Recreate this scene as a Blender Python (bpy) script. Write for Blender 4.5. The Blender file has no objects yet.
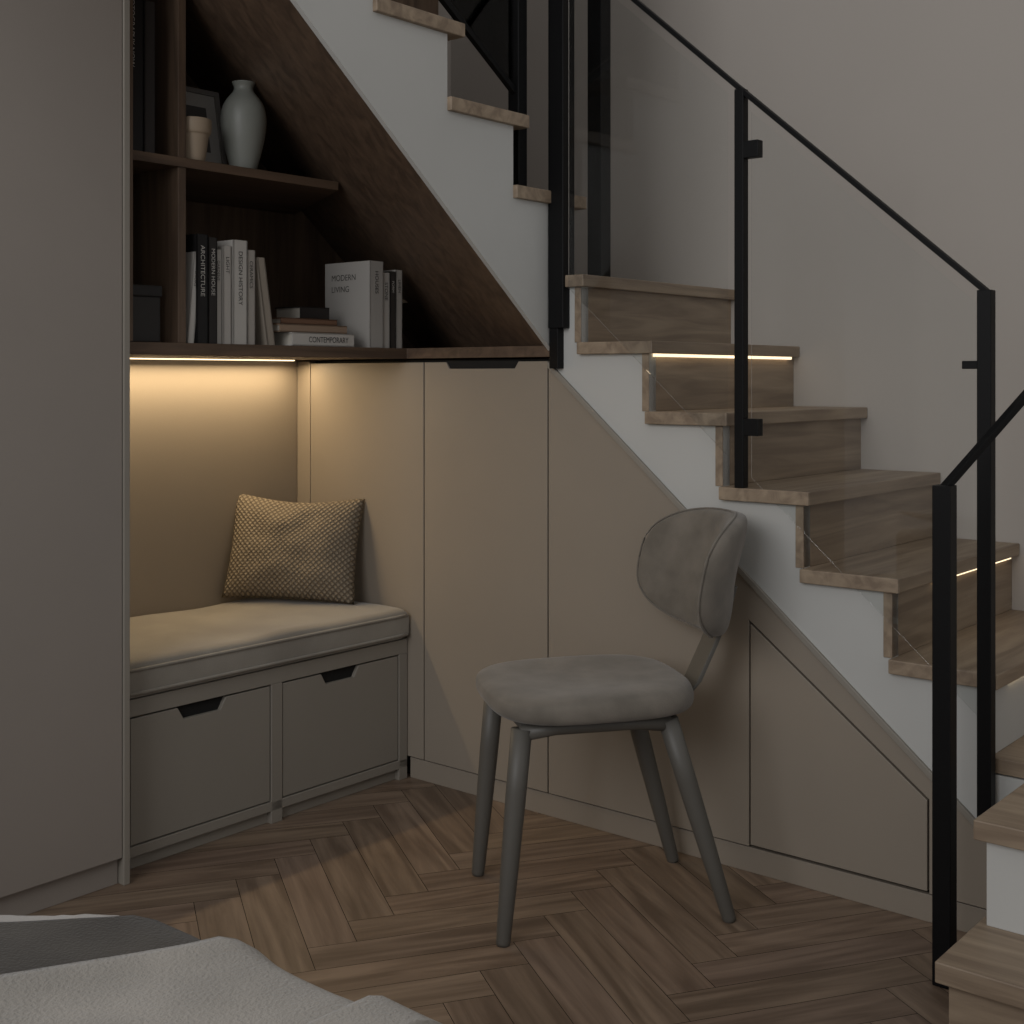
import bpy, bmesh, math, random
from mathutils import Vector, Matrix, noise
random.seed(4)
scene = bpy.context.scene
scene.view_settings.view_transform = 'Standard'

# ---------- frames (metres). p runs along the stair wall to the near right, t runs along the bench wall to the near left
CX, CY = 0.0976, 3.0437
M = (0.7675, -0.6408)
A = (0.6408, 0.7675)
def P(p, t, z):
    return Vector((CX + p*M[0] - t*A[0], CY + p*M[1] - t*A[1], z))
ANG_A = math.atan2(A[1], A[0]); ANG_M = math.atan2(M[1], M[0])

# ---------- materials
def mat_base(name):
    m = bpy.data.materials.new(name); m.use_nodes = True
    nt = m.node_tree; b = nt.nodes['Principled BSDF']
    return m, nt, b
def rgb(r, g, b):
    f = lambda c: ((c/255+0.055)/1.055)**2.4 if c > 10 else c/255/12.92
    return (f(r), f(g), f(b), 1)
def paint(name, col, rough=0.55, bump=0.02, scale=180, var=0.03, spec=.5):
    m, nt, b = mat_base(name)
    n = nt.nodes.new('ShaderNodeTexNoise'); n.inputs['Scale'].default_value = 3; n.inputs['Detail'].default_value = 4
    tc = nt.nodes.new('ShaderNodeTexCoord'); nt.links.new(tc.outputs['Object'], n.inputs['Vector'])
    r = nt.nodes.new('ShaderNodeValToRGB')
    c1 = tuple(c*(1-var) for c in col[:3])+(1,); c2 = tuple(min(1, c*(1+var)) for c in col[:3])+(1,)
    r.color_ramp.elements[0].color = c1; r.color_ramp.elements[1].color = c2
    r.color_ramp.elements[0].position = .3; r.color_ramp.elements[1].position = .7
    nt.links.new(n.outputs['Fac'], r.inputs['Fac']); nt.links.new(r.outputs['Color'], b.inputs['Base Color'])
    b.inputs['Roughness'].default_value = rough; b.inputs['Specular IOR Level'].default_value = spec
    n2 = nt.nodes.new('ShaderNodeTexNoise'); n2.inputs['Scale'].default_value = scale
    nt.links.new(tc.outputs['Object'], n2.inputs['Vector'])
    bp = nt.nodes.new('ShaderNodeBump'); bp.inputs['Strength'].default_value = bump*5; bp.inputs['Distance'].default_value = 0.001
    nt.links.new(n2.outputs['Fac'], bp.inputs['Height']); nt.links.new(bp.outputs['Normal'], b.inputs['Normal'])
    return m
def wood(name, dark, light, ang=0.0, axis='x', rough=0.5, uv=False, grain=1.0, ring=.05):
    m, nt, b = mat_base(name)
    tc = nt.nodes.new('ShaderNodeTexCoord')
    m1 = nt.nodes.new('ShaderNodeMapping'); m2 = nt.nodes.new('ShaderNodeMapping')
    m1.inputs['Rotation'].default_value = (0, 0, -ang)
    g = 22*grain
    m2.inputs['Scale'].default_value = (1.6, g, g) if axis == 'x' else (g, g, 1.6)
    nt.links.new(tc.outputs['UV' if uv else 'Object'], m1.inputs['Vector'])
    nt.links.new(m1.outputs['Vector'], m2.inputs['Vector'])
    n = nt.nodes.new('ShaderNodeTexNoise'); n.inputs['Scale'].default_value = 1.3; n.inputs['Detail'].default_value = 7
    n.inputs['Roughness'].default_value = .6; n.inputs['Distortion'].default_value = .7
    nt.links.new(m2.outputs['Vector'], n.inputs['Vector'])
    r = nt.nodes.new('ShaderNodeValToRGB')
    r.color_ramp.elements[0].position = .36; r.color_ramp.elements[1].position = .66
    r.color_ramp.elements[0].color = dark; r.color_ramp.elements[1].color = light
    m3 = nt.nodes.new('ShaderNodeMapping'); m3.inputs['Scale'].default_value = (1.1, 9, 9) if axis == 'x' else (9, 9, 1.1)
    nt.links.new(m1.outputs['Vector'], m3.inputs['Vector'])
    n3 = nt.nodes.new('ShaderNodeTexNoise'); n3.inputs['Scale'].default_value = .8; n3.inputs['Detail'].default_value = 1
    nt.links.new(m3.outputs['Vector'], n3.inputs['Vector'])
    mm = nt.nodes.new('ShaderNodeMath'); mm.operation = 'MULTIPLY'; mm.inputs[1].default_value = 60
    nt.links.new(n3.outputs['Fac'], mm.inputs[0])
    sn = nt.nodes.new('ShaderNodeMath'); sn.operation = 'SINE'; nt.links.new(mm.outputs[0], sn.inputs[0])
    ad = nt.nodes.new('ShaderNodeMath'); ad.operation = 'MULTIPLY_ADD'; ad.inputs[1].default_value = ring
    nt.links.new(sn.outputs[0], ad.inputs[0]); nt.links.new(n.outputs['Fac'], ad.inputs[2])
    nt.links.new(ad.outputs[0], r.inputs['Fac'])
    out = r.outputs['Color']
    if uv:
        at = nt.nodes.new('ShaderNodeAttribute'); at.attribute_name = 'tone'
        mx = nt.nodes.new('ShaderNodeMix'); mx.data_type = 'RGBA'; mx.blend_type = 'MULTIPLY'; mx.inputs['Factor'].default_value = 1
        nt.links.new(out, mx.inputs['A']); nt.links.new(at.outputs['Color'], mx.inputs['B']); out = mx.outputs['Result']
    nt.links.new(out, b.inputs['Base Color'])
    b.inputs['Roughness'].default_value = rough
    bp = nt.nodes.new('ShaderNodeBump'); bp.inputs['Strength'].default_value = .15; bp.inputs['Distance'].default_value = .001
    nt.links.new(ad.outputs[0], bp.inputs['Height']); nt.links.new(bp.outputs['Normal'], b.inputs['Normal'])
    return m
def fabric(name, c1, c2, scale=260, mottle=14, bump=.35, sheen=.3, rough=.9):
    m, nt, b = mat_base(name)
    tc = nt.nodes.new('ShaderNodeTexCoord')
    n = nt.nodes.new('ShaderNodeTexNoise'); n.inputs['Scale'].default_value = mottle; n.inputs['Detail'].default_value = 5
    nt.links.new(tc.outputs['Object'], n.inputs['Vector'])
    r = nt.nodes.new('ShaderNodeValToRGB'); r.color_ramp.elements[0].color = c1; r.color_ramp.elements[1].color = c2
    r.color_ramp.elements[0].position = .35; r.color_ramp.elements[1].position = .68
    nt.links.new(n.outputs['Fac'], r.inputs['Fac']); nt.links.new(r.outputs['Color'], b.inputs['Base Color'])
    n2 = nt.nodes.new('ShaderNodeTexNoise'); n2.inputs['Scale'].default_value = scale; n2.inputs['Detail'].default_value = 2
    nt.links.new(tc.outputs['Object'], n2.inputs['Vector'])
    bp = nt.nodes.new('ShaderNodeBump'); bp.inputs['Strength'].default_value = bump; bp.inputs['Distance'].default_value = .002
    nt.links.new(n2.outputs['Fac'], bp.inputs['Height']); nt.links.new(bp.outputs['Normal'], b.inputs['Normal'])
    b.inputs['Roughness'].default_value = rough; b.inputs['Sheen Weight'].default_value = sheen
    b.inputs['Specular IOR Level'].default_value = .2
    return m
def emit(name, col, s):
    m, nt, b = mat_base(name)
    b.inputs['Emission Color'].default_value = col; b.inputs['Emission Strength'].default_value = s
    b.inputs['Base Color'].default_value = col
    return m
def glass_mat():
    m = bpy.data.materials.new('clear_glass'); m.use_nodes = True; nt = m.node_tree; nt.nodes.clear()
    o = nt.nodes.new('ShaderNodeOutputMaterial'); mx = nt.nodes.new('ShaderNodeMixShader')
    tr = nt.nodes.new('ShaderNodeBsdfTransparent'); tr.inputs['Color'].default_value = (.975, .98, .978, 1)
    gl = nt.nodes.new('ShaderNodeBsdfGlossy'); gl.inputs['Roughness'].default_value = .02
    fr = nt.nodes.new('ShaderNodeFresnel'); fr.inputs['IOR'].default_value = 1.32
    nt.links.new(fr.outputs[0], mx.inputs[0]); nt.links.new(tr.outputs[0], mx.inputs[1]); nt.links.new(gl.outputs[0], mx.inputs[2])
    nt.links.new(mx.outputs[0], o.inputs['Surface'])
    return m

MW = paint('wall_paint', rgb(180, 173, 165), .85, .03, 90, .01)
MWHITE = paint('stringer_white', rgb(190, 190, 186), .6)
MCAB = paint('cabinet_lacquer', rgb(145, 135, 122), .5)
MTALL = paint('tall_cabinet_lacquer', rgb(147, 139, 131), .5)
MBENCH = paint('bench_lacquer', rgb(142, 136, 126), .5)
MDARK = paint('gap_dark', rgb(18, 17, 16), .9)
MBLACK = paint('black_metal', rgb(10, 10, 11), .5, spec=.2)
MWAL_A = wood('walnut_veneer', rgb(80, 64, 51), rgb(108, 88, 71), ANG_A, 'x', .55, ring=.02)
MWAL_Z = wood('walnut_veneer_vertical', rgb(84, 68, 55), rgb(114, 94, 76), ANG_A, 'z', .55, ring=.02)
MOAK_A = wood('oak_tread', rgb(128, 111, 93), rgb(162, 144, 122), ANG_A, 'x', .5, ring=.04)
MOAK_M = wood('oak_tread_cross', rgb(128, 111, 93), rgb(162, 144, 122), ANG_M, 'x', .5, ring=.04)
MFLOOR = wood('oak_herringbone', rgb(108, 91, 76), rgb(144, 125, 107), 0, 'x', .42, uv=True, ring=.06)
MVEL = fabric('grey_velvet', rgb(108, 102, 93), rgb(126, 119, 109), 300, 16, .2, .25)
MLEG = paint('painted_leg', rgb(92, 89, 83), .5)
MCUSH = fabric('bench_linen', rgb(138, 132, 122), rgb(154, 148, 137), 420, 6, .4)
MSHEET = fabric('bed_linen', rgb(164, 160, 154), rgb(182, 177, 170), 380, 5, .5)
MTHROW = fabric('wool_throw', rgb(146, 141, 133), rgb(166, 160, 151), 260, 8, 1.0)
MBLANK = fabric('dark_blanket', rgb(62, 58, 53), rgb(80, 75, 68), 300, 8, .6, .15)
MGLASS = glass_mat()
MLED = emit('led_warm', (1, .78, .48, 1), 2.2)
MLED2 = emit('led_stair', (1, .79, .52, 1), 1.7)

# ---------- mesh helpers
def mk(name, verts, faces, mat, parent=None, smooth=False, bevel=0.0, recalc=True, seg=2):
    me = bpy.data.meshes.new(name); me.from_pydata([tuple(v) for v in verts], [], faces)
    if recalc:
        bm = bmesh.new(); bm.from_mesh(me); bmesh.ops.recalc_face_normals(bm, faces=bm.faces); bm.to_mesh(me); bm.free()
    ob = bpy.data.objects.new(name, me); scene.collection.objects.link(ob)
    if mat: me.materials.append(mat)
    if smooth:
        for f in me.polygons: f.use_smooth = True
    if bevel > 0:
        md = ob.modifiers.new('bevel', 'BEVEL'); md.width = bevel; md.segments = seg; md.limit_method = 'ANGLE'
    if parent: ob.parent = parent
    return ob
def empty(name):
    e = bpy.data.objects.new(name, None); scene.collection.objects.link(e); e.empty_display_size = .1; return e
BF = [(0, 1, 2, 3), (4, 5, 6, 7), (0, 1, 5, 4), (1, 2, 6, 5), (2, 3, 7, 6), (3, 0, 4, 7)]
def box(name, p0, p1, t0, t1, z0, z1, mat, parent=None, bevel=.0012):
    vs = [P(p0, t0, z0), P(p1, t0, z0), P(p1, t1, z0), P(p0, t1, z0), P(p0, t0, z1), P(p1, t0, z1), P(p1, t1, z1), P(p0, t1, z1)]
    return mk(name, vs, BF, mat, parent, bevel=bevel)
def prism(name, pts, fn, lo, hi, mat, parent=None, bevel=.0012):
    n = len(pts)
    vs = [fn(u, v, lo) for u, v in pts] + [fn(u, v, hi) for u, v in pts]
    fs = [tuple(range(n)), tuple(range(2*n-1, n-1, -1))] + [(i, (i+1) % n, n+(i+1) % n, n+i) for i in range(n)]
    return mk(name, vs, fs, mat, parent, bevel=bevel)
fB = lambda p, z, t: P(p, t, z)
fA = lambda t, z, p: P(p, t, z)
fH = lambda p, t, z: P(p, t, z)
def tube(name, pts, radii, mat, parent=None, n=16, flat=None):
    vs, fs = [], []
    pts = [Vector(q) for q in pts]
    for i, q in enumerate(pts):
        d = (pts[min(i+1, len(pts)-1)]-pts[max(i-1, 0)]).normalized()
        up = Vector((0, 0, 1)) if abs(d.z) < .9 else Vector((1, 0, 0))
        s = d.cross(up).normalized(); w = s.cross(d).normalized()
        for k in range(n):
            an = 2*math.pi*k/n
            vs.append(q + s*math.cos(an)*radii[i] + w*math.sin(an)*radii[i]*(flat or 1))
    for i in range(len(pts)-1):
        for k in range(n):
            fs.append((i*n+k, i*n+(k+1) % n, (i+1)*n+(k+1) % n, (i+1)*n+k))
    fs.append(tuple(range(n))); fs.append(tuple(range(len(vs)-1, len(vs)-n-1, -1)))
    return mk(name, vs, fs, mat, parent, smooth=True)
def bar(name, q0, q1, w, h, mat, parent=None):
    q0, q1 = Vector(q0), Vector(q1); d = (q1-q0).normalized(); s = d.cross(Vector((0, 0, 1))).normalized(); u = s.cross(d)
    vs = []
    for q in (q0, q1):
        vs += [q-s*w/2-u*h/2, q+s*w/2-u*h/2, q+s*w/2+u*h/2, q-s*w/2+u*h/2]
    return mk(name, vs, BF, mat, parent, bevel=.001)
def post(name, p, t, z0, z1, w, mat, parent, w2=None):
    w2 = w2 or w
    return box(name, p-w/2, p+w/2, t-w2/2, t+w2/2, z0, z1, mat, parent, .0015)

# ---------- floor : herringbone boards
def floor():
    w = .092; n = 5; ang = math.radians(18)
    U = Vector((math.cos(ang), math.sin(ang))); V = Vector((-math.sin(ang), math.cos(ang)))
    org = Vector((.35, 2.2)); g = .0006
    vs, fs, uvs, tones = [], [], [], []
    def add(x, y, lx, ly, vert):
        cx, cy = (x+lx/2)*w, (y+ly/2)*w
        c = org + U*cx + V*cy
        if not (-3.2 < c.x < 3.4 and -1.2 < c.y < 5.2): return
        b = len(vs)
        cs = [(x*w+g, y*w+g), ((x+lx)*w-g, y*w+g), ((x+lx)*w-g, (y+ly)*w-g), (x*w+g, (y+ly)*w-g)]
        for a_, b_ in cs:
            q = org+U*a_+V*b_; vs.append((q.x, q.y, 0))
        fs.append((b, b+1, b+2, b+3))
        o = (random.random()*50, random.random()*50)
        L, W = n*w, w
        uvs.append([(o[0], o[1]), (o[0]+L, o[1]), (o[0]+L, o[1]+W), (o[0], o[1]+W)] if not vert else
                   [(o[0], o[1]), (o[0], o[1]+W), (o[0]+L, o[1]+W), (o[0]+L, o[1])])
        k = random.uniform(.85, 1.03); tones.append((k, k*random.uniform(.97, 1.0), k*random.uniform(.94, 1.0), 1))
    R = 75
    for j in range(-R, R):
        for k in range(-9, 10):
            add(j+2*n*k, j, n, 1, False)
            add(j, j-2*n+1+2*n*k, 1, n, True)
    nb = len(fs)
    b = len(vs); vs += [(-3.3, -1.3, -.002), (3.5, -1.3, -.002), (3.5, 5.3, -.002), (-3.3, 5.3, -.002)]; fs.append((b, b+1, b+2, b+3))
    b = len(vs); vs += [(-3.3, -1.3, -.05), (3.5, -1.3, -.05), (3.5, 5.3, -.05), (-3.3, 5.3, -.05)]; fs.append((b+3, b+2, b+1, b))
    me = bpy.data.meshes.new('floor'); me.from_pydata(vs, [], fs); me.update()
    me.uv_layers.new(name='UVMap'); me.color_attributes.new('tone', 'FLOAT_COLOR', 'CORNER')
    fu, ft = [], []
    for i in range(len(fs)):
        for q in range(4):
            fu += list(uvs[i][q]) if i < nb else [0, 0]
            ft += list(tones[i]) if i < nb else [.25, .22, .2, 1]
    me.uv_layers['UVMap'].data.foreach_set('uv', fu)
    me.color_attributes['tone'].data.foreach_set('color', ft)
    me.materials.append(MFLOOR); me.materials.append(MDARK)
    for i in range(nb, len(me.polygons)): me.polygons[i].material_index = 1
    ob = bpy.data.objects.new('floor', me); scene.collection.objects.link(ob)
floor()

# ---------- room walls
box('wall_back', -1.05, -.965, -.78, 2.6, 0, 3.1, MW, bevel=0)
box('wall_stair', -1.05, 3.2, -.78, -.6905, 0, 3.1, MW, bevel=0)

# ---------- tall cabinet (left)
tc_ = empty('tall_cabinet')
box('carcass', -.96, -.456, .89, 2.5, 0.0, 3.0, MDARK, tc_)
box('door_1', -.453, -.434, .888, 1.52, .057, 3.0, MTALL, tc_)
box('door_2', -.453, -.434, 1.523, 2.5, .057, 3.0, MTALL, tc_)
box('plinth', -.46, -.45, .888, 2.5, 0, .053, MTALL, tc_)
box('side_panel', -.96, -.43, .872, .8865, 0, 3.0, MBENCH, tc_)

# ---------- under-stair cabinet with doors
uc = empty('understair_cabinet')
L3 = lambda p: 1.06-.85*p
prism('carcass', [(-.92, .0), (1.12, 0), (1.12, L3(1.12)-.01), (-.0, L3(0)+.0), (-.0, 1.094), (-.92, 1.094)], fB, -.024, -.45, MDARK, uc, 0)
box('filler_panel', -.923, -.868, -.02, 0, .0, 1.094, MCAB, uc)
box('door_1', -.8655, -.4265, -.02, 0, .057, 1.088, MCAB, uc)
q0, q1 = -.343, -.111
prism('door_2', [(-.4225, .057), (-.0175, .057), (-.0175, 1.088), (q1+.004, 1.088), (q1-.008, 1.071), (q0+.008, 1.071), (q0-.004, 1.088), (-.4225, 1.088)], fB, -.02, 0, MCAB, uc)
box('handle_recess', q0-.01, q1+.01, -.021, -.004, 1.066, 1.09, MDARK, uc, 0)
prism('angled_panel', [(-.0135, .057), (.5258, .057), (.5258, .5365), (.9165, .2385), (.9165, .057), (1.128, .057), (1.128, L3(1.128)), (-.0135, L3(-.0135))], fB, -.02, 0, MCAB, uc)
prism('hatch_door', [(.5298, .061), (.9125, .061), (.9125, .2355), (.5298, .5275)], fB, -.02, 0, MCAB, uc)
box('plinth', -.48, 1.128, -.02, -.006, 0, .053, MCAB, uc)
prism('edge_trim', [(-.0135, L3(-.0135)), (1.128, L3(1.128)), (1.128, L3(1.128)+.016), (-.0135, L3(-.0135)+.016)], fB, -.02, .005, MBENCH, uc)

# ---------- bookcase
bc = empty('bookcase')
ZS0, ZS1 = 1.098, 1.125
prism('base_shelf', [(-.94, .87), (-.482, .87), (-.482, 0.004), (0.004, 0.004), (0.004, -.012), (-.03, -.1), (-.94, -.6)], fH, ZS0, ZS1, MWAL_A, bc)
box('back_panel', -.96, -.935, -.6, .87, ZS1, 3.0, MWAL_Z, bc)
box('divider', -.935, -.49, .69, .711, ZS1, 3.0, MWAL_Z, bc)
box('side_lining', -.935, -.44, .858, .871, ZS1, 3.0, MWAL_Z, bc)
prism('upper_shelf', [(-.484, .858), (-.484, .243), (-.933, .0), (-.933, .858)], fH, 1.512, 1.533, MWAL_A, bc)
SOF = lambda p, t: 1.1095+.825*t-.468*p
def soffit():
    pts = [(-.012, 0.0), (-.94, -.50), (-.94, 1.9), (-.012, 1.9)]
    vs = [P(p, t, SOF(p, t)) for p, t in pts] + [P(p, t, SOF(p, t)+.02) for p, t in pts]
    mk('sloped_lining', vs, BF, MWAL_A, bc)
soffit()
box('niche_back', -.96, -.923, -.0, .872, .0, ZS0, MCAB, bc)
lf = empty('niche_led_strip')
box('led_tape', -.895, -.887, .04, .84, 1.0945, 1.0975, MLED, lf, 0)

# ---------- bench with drawers
bn = empty('storage_bench')
F = -.482
box('carcass', -.92, F-.02, .003, .868, 0.002, .345, MDARK, bn, 0)
box('top_frame', -.92, F, .003, .868, .328, .365, MBENCH, bn)
box('plinth', F-.05, F-.015, .003, .868, 0, .055, MBENCH, bn)
box('stile_1', F-.03, F, .003, .033, 0, .328, MBENCH, bn)
box('stile_2', F-.03, F, .423, .456, 0, .328, MBENCH, bn)
box('stile_3', F-.03, F, .838, .868, 0, .328, MBENCH, bn)
box('bottom_rail', F-.03, F, .003, .868, .03, .052, MBENCH, bn)
def drawer(nm, a0, a1, n0, n1):
    prism(nm, [(a0, .055), (a1, .055), (a1, .324), (n1+.004, .324), (n1-.012, .297), (n0+.012, .297), (n0-.004, .324), (a0, .324)], fA, F-.018, F-.002, MBENCH, bn)
    box(nm+'_finger_recess', F-.0185, F-.012, n0-.006, n1+.006, .292, .3265, MDARK, bn, 0)
drawer('drawer_1', .459, .835, .590, .712)
drawer('drawer_2', .036, .420, .179, .296)

def soft_box(name, p0, p1, t0, t1, z0, z1, mat, parent, r=.022, sag=.006):
    nx, ny = 28, 44
    def fz(u, v, top):
        e = min(1, min(u, 1-u)*(p1-p0)/r); g = min(1, min(v, 1-v)*(t1-t0)/r)
        k = math.sqrt(max(0, 1-(1-e)**2))*math.sqrt(max(0, 1-(1-g)**2))
        zc = (z0+z1)/2
        bulge = 1+.08*math.sin(math.pi*u)*math.sin(math.pi*v) if top else 1
        q = P(p0+(p1-p0)*u, t0+(t1-t0)*v, 0)
        nn = noise.noise(Vector((q.x*7, q.y*7, 1.3)))*sag
        return zc + ((z1-zc)*(.55+.45*k)*bulge + nn if top else -(zc-z0)*(.6+.4*k))
    def ss(x): return .5-.5*math.cos(math.pi*x)
    vs, fs = [], []
    for side in (1, 0):
        for i in range(nx+1):
            for j in range(ny+1):
                u, v = ss(i/nx), ss(j/ny)
                vs.append(P(p0+(p1-p0)*u, t0+(t1-t0)*v, fz(u, v, side)))
    N = (nx+1)*(ny+1); id_ = lambda s, i, j: s*N+i*(ny+1)+j
    for s in (0, 1):
        for i in range(nx):
            for j in range(ny):
                fs.append((id_(s, i, j), id_(s, i+1, j), id_(s, i+1, j+1), id_(s, i, j+1)))
    for i in range(nx):
        fs.append((id_(0, i, 0), id_(0, i+1, 0), id_(1, i+1, 0), id_(1, i, 0)))
        fs.append((id_(0, i, ny), id_(0, i+1, ny), id_(1, i+1, ny), id_(1, i, ny)))
    for j in range(ny):
        fs.append((id_(0, 0, j), id_(0, 0, j+1), id_(1, 0, j+1), id_(1, 0, j)))
        fs.append((id_(0, nx, j), id_(0, nx, j+1), id_(1, nx, j+1), id_(1, nx, j)))
    return mk(name, vs, fs, mat, parent, smooth=True)
soft_box('seat_cushion', -.918, F+.012, .008, .862, .366, .448, MCUSH, bn)
tube('piping_1', [P(F+.0135, .015+.84*i/20, .430) for i in range(21)], [.0035]*21, MCUSH, bn, 8)
tube('piping_2', [P(F+.0135, .015+.84*i/20, .380) for i in range(21)], [.0035]*21, MCUSH, bn, 8)

# ---------- throw pillow
def knit():
    m, nt, b = mat_base('knit_wool')
    tc = nt.nodes.new('ShaderNodeTexCoord'); mp = nt.nodes.new('ShaderNodeMapping')
    mp.inputs['Rotation'].default_value = (0, 0, math.radians(45)); mp.inputs['Scale'].default_value = (34, 34, 1)
    nt.links.new(tc.outputs['UV'], mp.inputs['Vector'])
    sp = nt.nodes.new('ShaderNodeSeparateXYZ'); nt.links.new(mp.outputs['Vector'], sp.inputs[0])
    def fn(out):
        a = nt.nodes.new('ShaderNodeMath'); a.operation = 'MULTIPLY'; a.inputs[1].default_value = math.pi; nt.links.new(out, a.inputs[0])
        s = nt.nodes.new('ShaderNodeMath'); s.operation = 'SINE'; nt.links.new(a.outputs[0], s.inputs[0])
        c = nt.nodes.new('ShaderNodeMath'); c.operation = 'ABSOLUTE'; nt.links.new(s.outputs[0], c.inputs[0]); return c.outputs[0]
    mu = nt.nodes.new('ShaderNodeMath'); mu.operation = 'MULTIPLY'
    nt.links.new(fn(sp.outputs[0]), mu.inputs[0]); nt.links.new(fn(sp.outputs[1]), mu.inputs[1])
    r = nt.nodes.new('ShaderNodeValToRGB'); r.color_ramp.elements[0].color = rgb(100, 90, 77); r.color_ramp.elements[1].color = rgb(146, 135, 118)
    r.color_ramp.elements[0].position = .05; r.color_ramp.elements[1].position = .6
    nt.links.new(mu.outputs[0], r.inputs['Fac']); nt.links.new(r.outputs['Color'], b.inputs['Base Color'])
    bp = nt.nodes.new('ShaderNodeBump'); bp.inputs['Strength'].default_value = .7; bp.inputs['Distance'].default_value = .005
    nt.links.new(mu.outputs[0], bp.inputs['Height']); nt.links.new(bp.outputs['Normal'], b.inputs['Normal'])
    b.inputs['Roughness'].default_value = .95
    return m
def pillow():
    n = 36; W, H, T = .36, .285, .062
    vs, fs, uv = [], [], []
    for s in (1, -1):
        for i in range(n+1):
            for j in range(n+1):
                u, v = -1+2*i/n, -1+2*j/n
                k = ((1-abs(u)**2.6)*(1-abs(v)**2.6))**.55 if abs(u) < 1 and abs(v) < 1 else 0
                x = u*W/2*(1-.05*(1-v*v)); z = v*H/2*(1-.05*(1-u*u))
                if v > 0: z -= .012*v*(1-u*u)**2
                y = s*T*k + .010*noise.noise(Vector((u*2.5, v*2.5, s)))*k
                vs.append((x, y, z)); uv.append((u*.5+.5, (v*.5+.5)*H/W))
    N = (n+1)**2
    for s in (0, 1):
        for i in range(n):
            for j in range(n):
                a = s*N+i*(n+1)+j; fs.append((a, a+n+1, a+n+2, a+1) if s else (a, a+1, a+n+2, a+n+1))
    me = bpy.data.meshes.new('throw_pillow'); me.from_pydata(vs, [], fs)
    l = me.uv_layers.new(name='UVMap')
    for f in me.polygons:
        f.use_smooth = True
        for li in f.loop_indices: l.data[li].uv = uv[me.loops[li].vertex_index]
    bm = bmesh.new(); bm.from_mesh(me); bmesh.ops.remove_doubles(bm, verts=bm.verts, dist=.0003); bmesh.ops.recalc_face_normals(bm, faces=bm.faces); bm.to_mesh(me); bm.free()
    me.materials.append(knit())
    ob = bpy.data.objects.new('throw_pillow', me); scene.collection.objects.link(ob)
    ob.rotation_euler = (math.radians(-18), math.radians(2), math.radians(-6)); ob.location = (-.585, 3.43, .592)
pillow()

# ---------- staircase
st = empty('staircase')
TOP = [1.289-.158*i for i in range(6)]; NOS = [.10+.19*i for i in range(6)]
TH = .028
poly = [(-.012, 1.07), (-.012, TOP[0]-TH), (NOS[0]-.018, TOP[0]-TH)]
for i in range(1, 6):
    poly += [(NOS[i-1]-.018, TOP[i]-TH), (NOS[i]-.018, TOP[i]-TH)]
poly += [(NOS[5]-.018, .31), (1.128, .31), (1.128, L3(1.128)+.01)]
prism('lower_stringer', poly, fB, -.03, -.003, MWHITE, st, 0)
for i in range(6):
    back = NOS[i-1]-.02 if i else -.012
    box('tread_%d' % (i+1), back, NOS[i], -.69, .014, TOP[i]-TH, TOP[i], MOAK_A, st, .002)
    zb = TOP[i+1] if i < 5 else .341
    box('riser_%d' % (i+1), NOS[i]-.036, NOS[i]-.018, -.69, -.0, zb, TOP[i]-TH, MOAK_A if i != 5 else MWHITE, st)
box('corner_landing', -.75, -.012, -.69, -.2, TOP[0]-TH, TOP[0], MOAK_A, st)
box('turn_landing', 1.13, 2.1, -.69, .353, .341-TH-.004, .341, MOAK_M, st, .002)
box('turn_landing_infill', 1.00, 1.13, -.69, -.004, .341-TH, .341, MOAK_M, st)
box('landing_riser', 1.145, 2.1, .318, .336, .17, .31, MWHITE, st)
box('landing_body', 1.145, 2.1, -.69, .318, 0, .31, MWHITE, st, 0)
box('first_tread', 1.13, 2.1, .30, .513, .17-TH-.004, .17, MOAK_M, st, .002)
box('first_riser', 1.145, 2.1, .478, .496, 0, .14, MOAK_M, st)
box('first_body', 1.145, 2.1, .318, .478, 0, .14, MOAK_M, st, 0)
UN = [-.119+.222*i for i in range(9)]; UZ = [1.49+.165*i for i in range(9)]
up = [(-.08, 1.12), (-.08, UZ[0]-.03)]
for i in range(0, 8):
    up += [(UN[i+1]+.045, UZ[i]-.03), (UN[i+1]+.045, UZ[i+1]-.03)]
up += [(1.9, UZ[8]-.03), (1.9, 1.1095+.825*1.9), (0, 1.1095)]
prism('upper_stringer', up, fA, -.012, 0, MWHITE, st, 0)
for i in range(8):
    box('upper_tread_%d' % (i+1), -.40, .012, UN[i], UN[i+1]+.045, UZ[i]-.03, UZ[i], MOAK_M, st, .002)
    box('upper_riser_%d' % (i+1), -.40, -.013, UN[i]+.04, UN[i]+.055, UZ[i]-.145, UZ[i]-.03, MWHITE, st)
sl = empty('stair_led_strips')
box('led_1', NOS[1]-.016, NOS[1]-.008, -.66, -.015, TOP[1]-TH-.007, TOP[1]-TH-.0005, MLED2, sl, 0)
box('led_2', NOS[4]-.016, NOS[4]-.010, -.66, -.20, TOP[4]-TH-.006, TOP[4]-TH-.0005, MLED2, sl, 0)
box('led_3', NOS[5]-.016, NOS[5]-.010, -.66, -.10, TOP[5]-TH-.006, TOP[5]-TH-.0005, MLED2, sl, 0)

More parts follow.
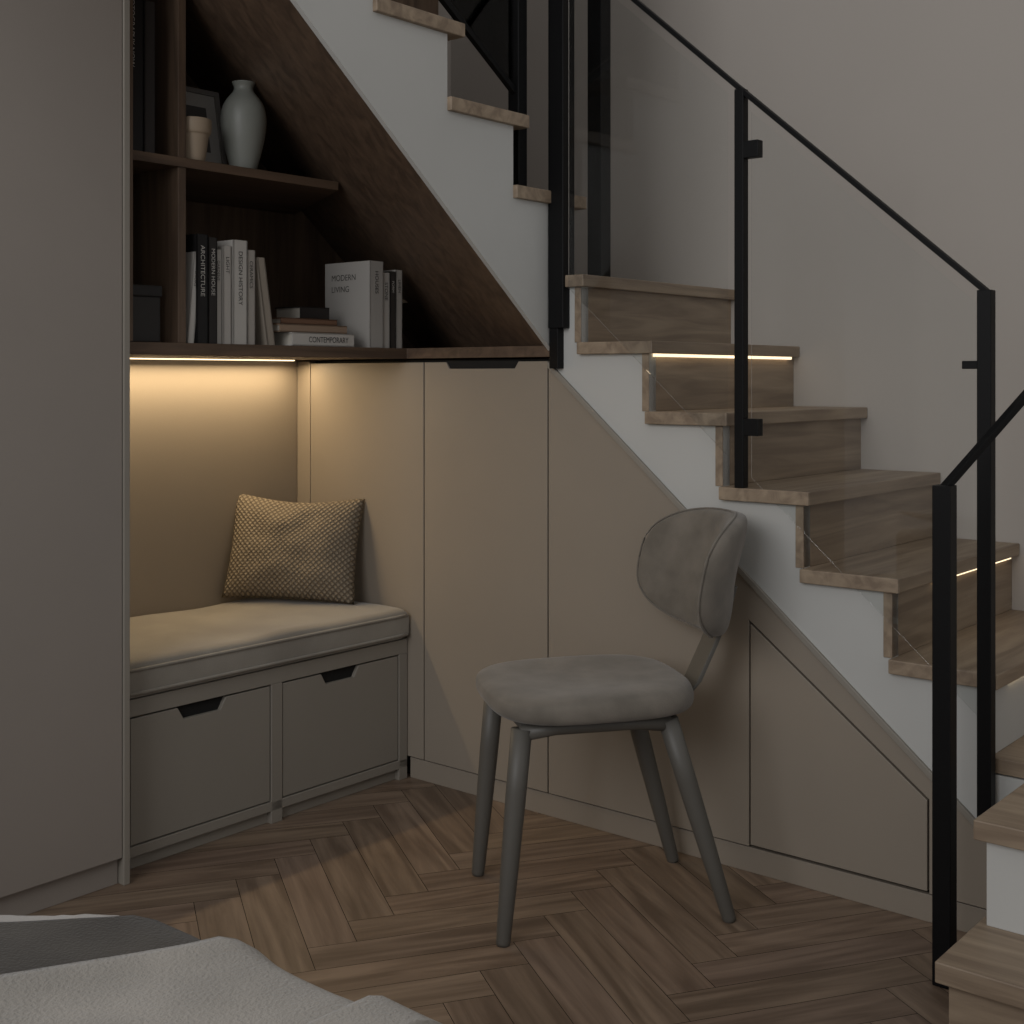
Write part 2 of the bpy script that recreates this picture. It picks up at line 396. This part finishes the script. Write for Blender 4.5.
# ---------- balustrade
bl = empty('stair_balustrade')
post('newel_1', .025, .0, 1.165, 3.0, .045, MBLACK, bl)
post('newel_2', -.01, -.2, TOP[0], 3.0, .042, MBLACK, bl)
post('newel_3', -.035, .09, UZ[0], 3.0, .032, MBLACK, bl)
box('newel_glass_shoe', .004, .03, -.02, .02, 1.07, 1.165, MBLACK, bl)
post('baluster_1', .51, .004, TOP[3], 1.66, .022, MBLACK, bl)
post('baluster_2', 1.037, .032, .214, 1.210, .026, MBLACK, bl)
H = lambda p: 1.66-.885*(p-.51)
bar('handrail', P(-.15, .004, H(-.15)), P(.51, .004, H(.51)), .016, .010, MBLACK, bl)
bar('handrail_lower', P(.505, .004, H(.505)), P(1.045, .032, H(1.035)+.006), .016, .010, MBLACK, bl)
for z in (1.53, .944):
    box('glass_clamp', .51, .555, -.008, .014, z-.018, z+.018, MBLACK, bl)
box('glass_clamp', .993, 1.035, .02, .036, 1.065, 1.08, MBLACK, bl)
def glass(nm, pts, fn, lo, hi): prism(nm, pts, fn, lo, hi, MGLASS, bl, 0)
glass('glass_pane_1', [(.535, H(.535)-.03), (1.012, H(1.012)-.03), (1.012, H(1.012)-.80), (.535, H(.535)-.80)], fB, .004, .0055)
glass('glass_pane_2', [(.06, H(.06)-.03), (.485, H(.485)-.03), (.485, H(.485)-.80), (.06, H(.06)-.80)], fB, .016, .0175)
bar('upper_glass_rail', P(-.035, .07, 1.695), P(-.035, 1.5, 1.695+.66*1.43), .014, .014, MBLACK, bl)
glass('glass_pane_3', [(.10, 1.73), (1.2, 2.46), (1.2, 3.0), (.10, 3.0)], fA, -.036, -.0345)
nb = empty('entry_balustrade')
post('newel', 1.033, .223, 0, .863, .032, MBLACK, nb)
n0 = P(1.033, .223, .858); dr = Vector((.9, .436, 0))
n1 = n0 + dr*.55 + Vector((0, 0, .82*.55))
bar('rail', n0, n1, .016, .012, MBLACK, nb)

# ---------- chair
ch = empty('side_chair')
OC = Vector((.147, 2.57, 0)); Fd = Vector((-.975, -.22, 0)).normalized()
Ld = Vector((-.22, .975, 0)).normalized()
def Q(x, y, z): return OC + Fd*x + Ld*y + Vector((0, 0, z))
def rings(name, prof, outline, mat, n=64):
    vs, fs = [], []
    for (k, o) in prof:
        for i in range(n):
            vs.append(outline(2*math.pi*i/n, k, o))
    for r in range(len(prof)-1):
        for i in range(n):
            fs.append((r*n+i, r*n+(i+1) % n, (r+1)*n+(i+1) % n, (r+1)*n+i))
    ob = mk(name, vs, fs, mat, ch, smooth=True)
    md = ob.modifiers.new('s', 'SUBSURF'); md.levels = 1; md.render_levels = 2
    return ob
def sup(a, e):
    c, s = math.cos(a), math.sin(a)
    return math.copysign(abs(c)**(2/e), c), math.copysign(abs(s)**(2/e), s)
def seat_o(a, k, z):
    c, s = sup(a, 3.3)
    wid = .198*(1+.06*c)
    return Q(.006+c*k*.206, s*k*wid-.006, z + (-.006*(c*k) if z > .44 else 0))
rings('seat_pad', [(.001, .400), (.5, .400), (.88, .402), (.965, .407), (.992, .416), (1.0, .427), (.993, .438), (.965, .447), (.90, .453), (.7, .454), (.4, .449), (.001, .447)], seat_o, MVEL)
def back_o(a, k, o):
    c, s = sup(a, 2.9)
    y = c*k*.186; z = .651 + s*k*.123
    x = -.288 + 3.1*y*y + o - (z-.652)*.20
    z += .2*y*y
    return Q(x, y, z)
rings('back_pad', [(.001, .022), (.5, .023), (.85, .021), (.96, .014), (1.0, .003), (1.0, -.010), (.97, -.022), (.85, -.028), (.5, -.030), (.001, -.030)], back_o, MVEL)
ring = [back_o(2*math.pi*i/64, 1.003, .004) for i in range(65)]
tube('back_piping', ring, [.0022]*65, MVEL, ch, 8)
def leg(nm, top, bot):
    t, b = Vector(Q(*top)), Vector(Q(*bot))
    pts = [t+(b-t)*k for k in (0, .3, .65, .985, 1)]
    tube(nm, pts, [.020, .0195, .017, .0135, .0125], MLEG, ch, 16)
leg('leg_1', (.165, -.145, .392), (.205, -.165, 0))
leg('leg_2', (.155, .15, .392), (.185, .175, 0))
leg('leg_3', (-.125, -.14, .392), (-.245, -.158, 0))
leg('leg_4', (-.135, .145, .392), (-.243, .155, 0))
for s in (-1, 1):
    tube('side_rail_%d' % (1 if s < 0 else 2), [Q(.168, s*.147, .383), Q(.10, s*.145, .390), Q(-.06, s*.142, .390), Q(-.13, s*.142, .383)], [.015, .014, .014, .015], MLEG, ch, 12)
for i, x in enumerate((.15, -.12)):
    tube('cross_rail_%d' % (i+1), [Q(x, -.146, .388), Q(x, .148, .388)], [.012, .012], MLEG, ch, 12)
def strap():
    pts = [(-.10, .391), (-.17, .394), (-.203, .43), (-.237, .50), (-.263, .56), (-.281, .62)]
    vs, fs = [], []
    for x, z in pts:
        for y, o in ((-.035, 0), (.035, 0), (.035, .014), (-.035, .014)):
            vs.append(Q(x-o*.9-.02, y, z-.0+o*.3))
    for i in range(len(pts)-1):
        for k in range(4): fs.append((i*4+k, i*4+(k+1) % 4, i*4+4+(k+1) % 4, i*4+4+k))
    fs += [(0, 1, 2, 3), (len(vs)-4, len(vs)-3, len(vs)-2, len(vs)-1)]
    mk('back_strap', vs, fs, MLEG, ch, smooth=False, bevel=.004)
strap()

# ---------- bed corner
bd = empty('bed')
BO = Vector((-.23, 1.225)); E1 = Vector(M); E2 = Vector((-A[0], -A[1]))
YE = 1.315
def bedpt(e1, e2, h, amp=.008, zt=.49, r=.05, sc=5):
    q = BO + E1*e1
    if e2 >= r: off, z = e2, zt
    else:
        s = r-e2; arc = r*math.pi/2
        if s < arc: a = s/r; off = r-r*math.sin(a); z = zt-r+r*math.cos(a)
        else: off = 0; z = zt-r-(s-arc)
    o2 = max(0, off) - h*(1 if off < r else 0)*.6
    q = q + E2*o2
    R2 = .055
    d = q.y-YE
    if d > 0:
        if d < R2*math.pi/2:
            q.y = YE+R2*math.sin(d/R2)+h*.6*math.sin(d/R2); z -= R2-R2*math.cos(d/R2)
        else:
            q.y = YE+R2+h*.6; z -= R2+(d-R2*math.pi/2)
    n_ = noise.noise(Vector((e1*sc, e2*sc, .7)))*amp + noise.noise(Vector((e1*sc*2.7, e2*sc*1.2, 4)))*amp*.4
    return Vector((q.x, q.y, max(.03+h, z+h+(n_ if off >= r*.3 else n_*.4))))
def cloth(name, c00, c10, c11, c01, h, mat, amp=.008, nx=60, ny=80, thick=.012, sc=5, edge=0):
    vs, fs = [], []
    for i in range(nx+1):
        for j in range(ny+1):
            u, v = i/nx, j/ny
            e = [(c00[k]*(1-u)+c10[k]*u)*(1-v)+(c01[k]*(1-u)+c11[k]*u)*v for k in (0, 1)]
            hh = h
            if edge: hh += edge*(math.exp(-((u*1.0)/.06)**2))
            vs.append(bedpt(e[0], e[1], hh, amp, sc=sc))
    for i in range(nx):
        for j in range(ny):
            a = i*(ny+1)+j; fs.append((a, a+1, a+ny+2, a+ny+1))
    ob = mk(name, vs, fs, mat, bd, smooth=True)
    md = ob.modifiers.new('solid', 'SOLIDIFY'); md.thickness = thick; md.offset = -1
    return ob
bo = lambda e1, e2: BO + E1*e1 + E2*e2
bp_ = [(-.372, YE-.005), tuple(bo(.55, .035)), tuple(bo(.55, 1.3)), (-1.6, -.125), (-1.6, YE-.005)]
prism('mattress', bp_, lambda x, y, z: Vector((x, y, z)), .16, .455, MSHEET, bd, .03)
prism('base', bp_, lambda x, y, z: Vector((x, y, z)), 0, .16, MBLANK, bd, .005)
cloth('duvet', (-.9, -.3), (.55, -.3), (.55, 1.3), (-.9, 1.3), .004, MSHEET, .008, 90, 100, sc=4)
cloth('dark_blanket', (.17, -.3), (.24, -.3), (-.40, 1.0), (-1.15, 1.0), .010, MBLANK, .008, sc=4)
cloth('wool_throw', (.12, -.3), (.50, -.3), (.40, 1.0), (-.51, 1.0), .016, MTHROW, .008, sc=4, thick=.010, edge=.006)
cloth('throw_fold', (.19, -.3), (.25, -.3), (.13, 1.0), (.07, 1.0), .028, MTHROW, .008, 20, 80, sc=4)

# ---------- books
colr = {}
def cm(c):
    if c not in colr: colr[c] = paint('book_cover_%d_%d_%d' % c, rgb(*c), .6)
    return colr[c]
book_parts = []
def bookbox(p0, p1, t0, t1, z0, z1, c, lean=0.0, text=None, tcol=None, page=True):
    def vv(p, t, z): return P(p, t+lean*(z-z0)/(z1-z0), z)
    th = .003
    def bx(a0, a1, b0, b1, c0, c1, m_):
        vs = [vv(a0, b0, c0), vv(a1, b0, c0), vv(a1, b1, c0), vv(a0, b1, c0), vv(a0, b0, c1), vv(a1, b0, c1), vv(a1, b1, c1), vv(a0, b1, c1)]
        book_parts.append(mk('bk', vs, BF, m_))
    bx(p0, p1, t0, t0+th, z0, z1, cm(c)); bx(p0, p1, t1-th, t1, z0, z1, cm(c)); bx(p1-th, p1, t0, t1, z0, z1, cm(c))
    bx(p0+.004, p1-th, t0+th, t1-th, z0+.004, z1-.005, cm((200, 194, 182)))
    if text:
        sz = min((t1-t0)*.6, .016)
        txt(text, sz, tcol, lambda x, y: vv(p1+.0006, (t0+t1)/2 - y + sz*.32, z1-.025-x), (z1-z0)-.05)
def txt(s, size, col, fn, maxw):
    cu = bpy.data.curves.new('t', 'FONT'); cu.body = s; cu.size = size
    ob = bpy.data.objects.new('t', cu); scene.collection.objects.link(ob)
    bpy.context.view_layer.update()
    me = bpy.data.meshes.new_from_object(ob.evaluated_get(bpy.context.evaluated_depsgraph_get()))
    bpy.data.objects.remove(ob)
    w = max([v.co.x for v in me.vertices]+[.001]); k = min(1, maxw/w)
    for v in me.vertices: v.co = fn(v.co.x*k, v.co.y)
    me.materials.clear(); me.materials.append(cm(col))
    o = bpy.data.objects.new('bk', me); scene.collection.objects.link(o); book_parts.append(o)
Z = ZS1+.0005
WHT = (190, 186, 179); BLK = (24, 23, 23)
bookbox(-.68, -.50, .662, .680, Z, Z+.205, WHT, -.02, 'INTERIORS', BLK)
bookbox(-.68, -.495, .627, .657, Z, Z+.245, BLK, 0, 'ARCHITECTURE', WHT)
bookbox(-.68, -.495, .602, .625, Z, Z+.24, (40, 37, 35), 0, 'MODERN HOUSE', WHT)
bookbox(-.67, -.505, .583, .600, Z, Z+.215, WHT, 0, 'GARDENS', BLK)
bookbox(-.67, -.50, .558, .581, Z, Z+.225, (180, 175, 168), 0, 'LIGHT', BLK)
bookbox(-.68, -.497, .515, .555, Z, Z+.240, WHT, 0, 'DESIGN HISTORY', BLK)
bookbox(-.67, -.50, .490, .513, Z, Z+.22, (170, 164, 156), 0, 'CERAMICS', BLK)
bookbox(-.66, -.50, .430, .452, Z, Z+.205, (155, 145, 132), .032, None)
def flat(t0, t1, p0, p1, z0, z1, c, text=None):
    def bx(a0, a1, b0, b1, c0, c1, m_):
        vs = [P(a0, b0, c0), P(a1, b0, c0), P(a1, b1, c0), P(a0, b1, c0), P(a0, b0, c1), P(a1, b0, c1), P(a1, b1, c1), P(a0, b1, c1)]
        book_parts.append(mk('bk', vs, BF, m_))
    th = .003
    bx(p0, p1, t0, t1, z0, z0+th, cm(c)); bx(p0, p1, t0, t1, z1-th, z1, cm(c)); bx(p1-th, p1, t0, t1, z0, z1, cm(c))
    bx(p0+.004, p1-th, t0+.004, t1-.004, z0+th, z1-th, cm((200, 194, 182)))
    if text: txt(text, (z1-z0)*.62, BLK, lambda x, y: P(p1+.0006, t1-.05-x, z0+(z1-z0)*.28+y), t1-t0-.07)
flat(.185, .385, -.65, -.49, Z, Z+.032, WHT, 'CONTEMPORARY')
flat(.200, .415, -.66, -.50, Z+.0325, Z+.052, (150, 128, 108))
flat(.215, .395, -.655, -.52, Z+.0525, Z+.068, (120, 90, 70))
flat(.205, .30, -.66, -.56, Z+.0685, Z+.10, (42, 38, 36))
bookbox(-.665, -.495, .078, .125, Z, Z+.222, (170, 166, 160), 0, 'HOUSES', BLK)
bookbox(-.66, -.50, .050, .075, Z, Z+.195, WHT, 0, 'STONE', BLK)
bookbox(-.66, -.50, .028, .047, Z, Z+.20, (60, 56, 52), 0, 'FORM', WHT)
bookbox(-.65, -.50, .004, .025, Z, Z+.205, (175, 170, 162), 0, 'LINEN', BLK)
txt('MODERN', .022, (70, 68, 64), lambda x, y: P(-.64+x, .1256, Z+.175+y), .13)
txt('LIVING', .022, (70, 68, 64), lambda x, y: P(-.64+x, .1256, Z+.145+y), .13)
bookbox(-.66, -.49, .80, .855, 1.5335, 1.90, BLK, 0, 'PHOTOGRAPHY NOW', WHT)
bookbox(-.66, -.49, .77, .797, 1.5335, 1.86, (50, 46, 44), 0, None)
bpy.ops.object.select_all(action='DESELECT')
for o in book_parts: o.select_set(True)
bpy.context.view_layer.objects.active = book_parts[0]
bpy.ops.object.join()
bpy.context.view_layer.objects.active.name = 'books'
sb = empty('storage_box')
box('body', -.75, -.52, .735, .845, Z, Z+.10, cm((50, 47, 45)), sb, .003)
box('lid', -.753, -.517, .732, .848, Z+.10, Z+.125, cm((40, 38, 37)), sb, .003)

# ---------- vase, pot, frame
def lathe(name, prof, loc, mat, n=48):
    vs, fs = [], []
    for r, z in prof:
        for i in range(n): vs.append((loc[0]+r*math.cos(2*math.pi*i/n), loc[1]+r*math.sin(2*math.pi*i/n), loc[2]+z))
    for k in range(len(prof)-1):
        for i in range(n): fs.append((k*n+i, k*n+(i+1) % n, (k+1)*n+(i+1) % n, (k+1)*n+i))
    fs.append(tuple(range(n-1, -1, -1)))
    ob = mk(name, vs, fs, mat, smooth=True)
    md = ob.modifiers.new('s', 'SUBSURF'); md.levels = 1; md.render_levels = 2
    return ob
MCER = paint('celadon_ceramic', rgb(132, 134, 127), .45, .12, 60)
MPOT = paint('beige_ceramic', rgb(170, 152, 130), .6)
vp = P(-.54, .492, 1.5335)
lathe('vase', [(.024, 0), (.030, .001), (.035, .02), (.046, .06), (.053, .10), (.054, .13), (.049, .155), (.037, .173), (.026, .184), (.022, .192), (.022, .198), (.026, .206), (.028, .210), (.025, .210), (.018, .195), (.018, .17)], vp, MCER)
pp = P(-.53, .645, 1.5335)
lathe('plant_pot', [(.024, 0), (.029, .001), (.033, .03), (.037, .062), (.039, .063), (.043, .066), (.044, .092), (.043, .098), (.039, .098), (.038, .07), (.033, .06)], pp, MPOT)
pf = empty('picture_frame')
def fr(nm, t0, t1, z0, z1, m_, d0, d1):
    vs = []
    for d in (d0, d1):
        for (t, z) in ((t0, z0), (t1, z0), (t1, z1), (t0, z1)):
            vs.append(P(-.60+d-.18*(z), t, 1.534+z*.98))
    mk(nm, vs, BF, m_, pf)
FM = cm((120, 116, 112))
fr('border_bottom', .50, .665, 0, .012, FM, 0, .012)
fr('border_top', .50, .665, .188, .20, FM, 0, .012)
fr('border_left', .653, .665, .012, .188, FM, 0, .012)
fr('border_right', .50, .512, .012, .188, FM, 0, .012)
fr('mat_board', .512, .653, .012, .188, cm((170, 167, 162)), .002, .006)
fr('print', .54, .625, .045, .155, cm((82, 80, 78)), .006, .0075)

# ---------- lights
def area(name, loc, target, sx, sy, e, col):
    l = bpy.data.lights.new(name, 'AREA'); l.shape = 'RECTANGLE'; l.size = sx; l.size_y = sy; l.energy = e; l.color = col
    o = bpy.data.objects.new(name, l); scene.collection.objects.link(o); o.location = loc
    d = Vector(target)-Vector(loc); o.rotation_euler = d.to_track_quat('-Z', 'Y').to_euler(); return o
area('window_light', (-2.2, -1.4, 2.4), (.5, 3.0, 1.0), 2.6, 2.0, 64, (.98, .98, 1))
o = area('niche_led_light', P(-.86, .44, 1.09), P(-.80, .44, 0), .8, .03, 3.1, (1, .76, .46))
dirz = Vector((0.12*M[0], .12*M[1], -1)).normalized()
xax = Vector((A[0], A[1], 0)); zax = -dirz; yax = zax.cross(xax).normalized(); xax = yax.cross(zax)
o.rotation_euler = Matrix((xax, yax, zax)).transposed().to_euler()
w = bpy.data.worlds.new('world'); scene.world = w; w.use_nodes = True
w.node_tree.nodes['Background'].inputs['Color'].default_value = (.96, .95, .95, 1)
w.node_tree.nodes['Background'].inputs['Strength'].default_value = .38

# ---------- camera
cam = bpy.data.cameras.new('camera'); co = bpy.data.objects.new('camera', cam); scene.collection.objects.link(co)
cam.sensor_width = 36; cam.lens = 1279/1024*36; cam.shift_y = -(512-377)/1024; cam.clip_start = .02
co.location = (0, 0, 1.05); co.rotation_euler = (math.pi/2, 0, 0)
scene.camera = co
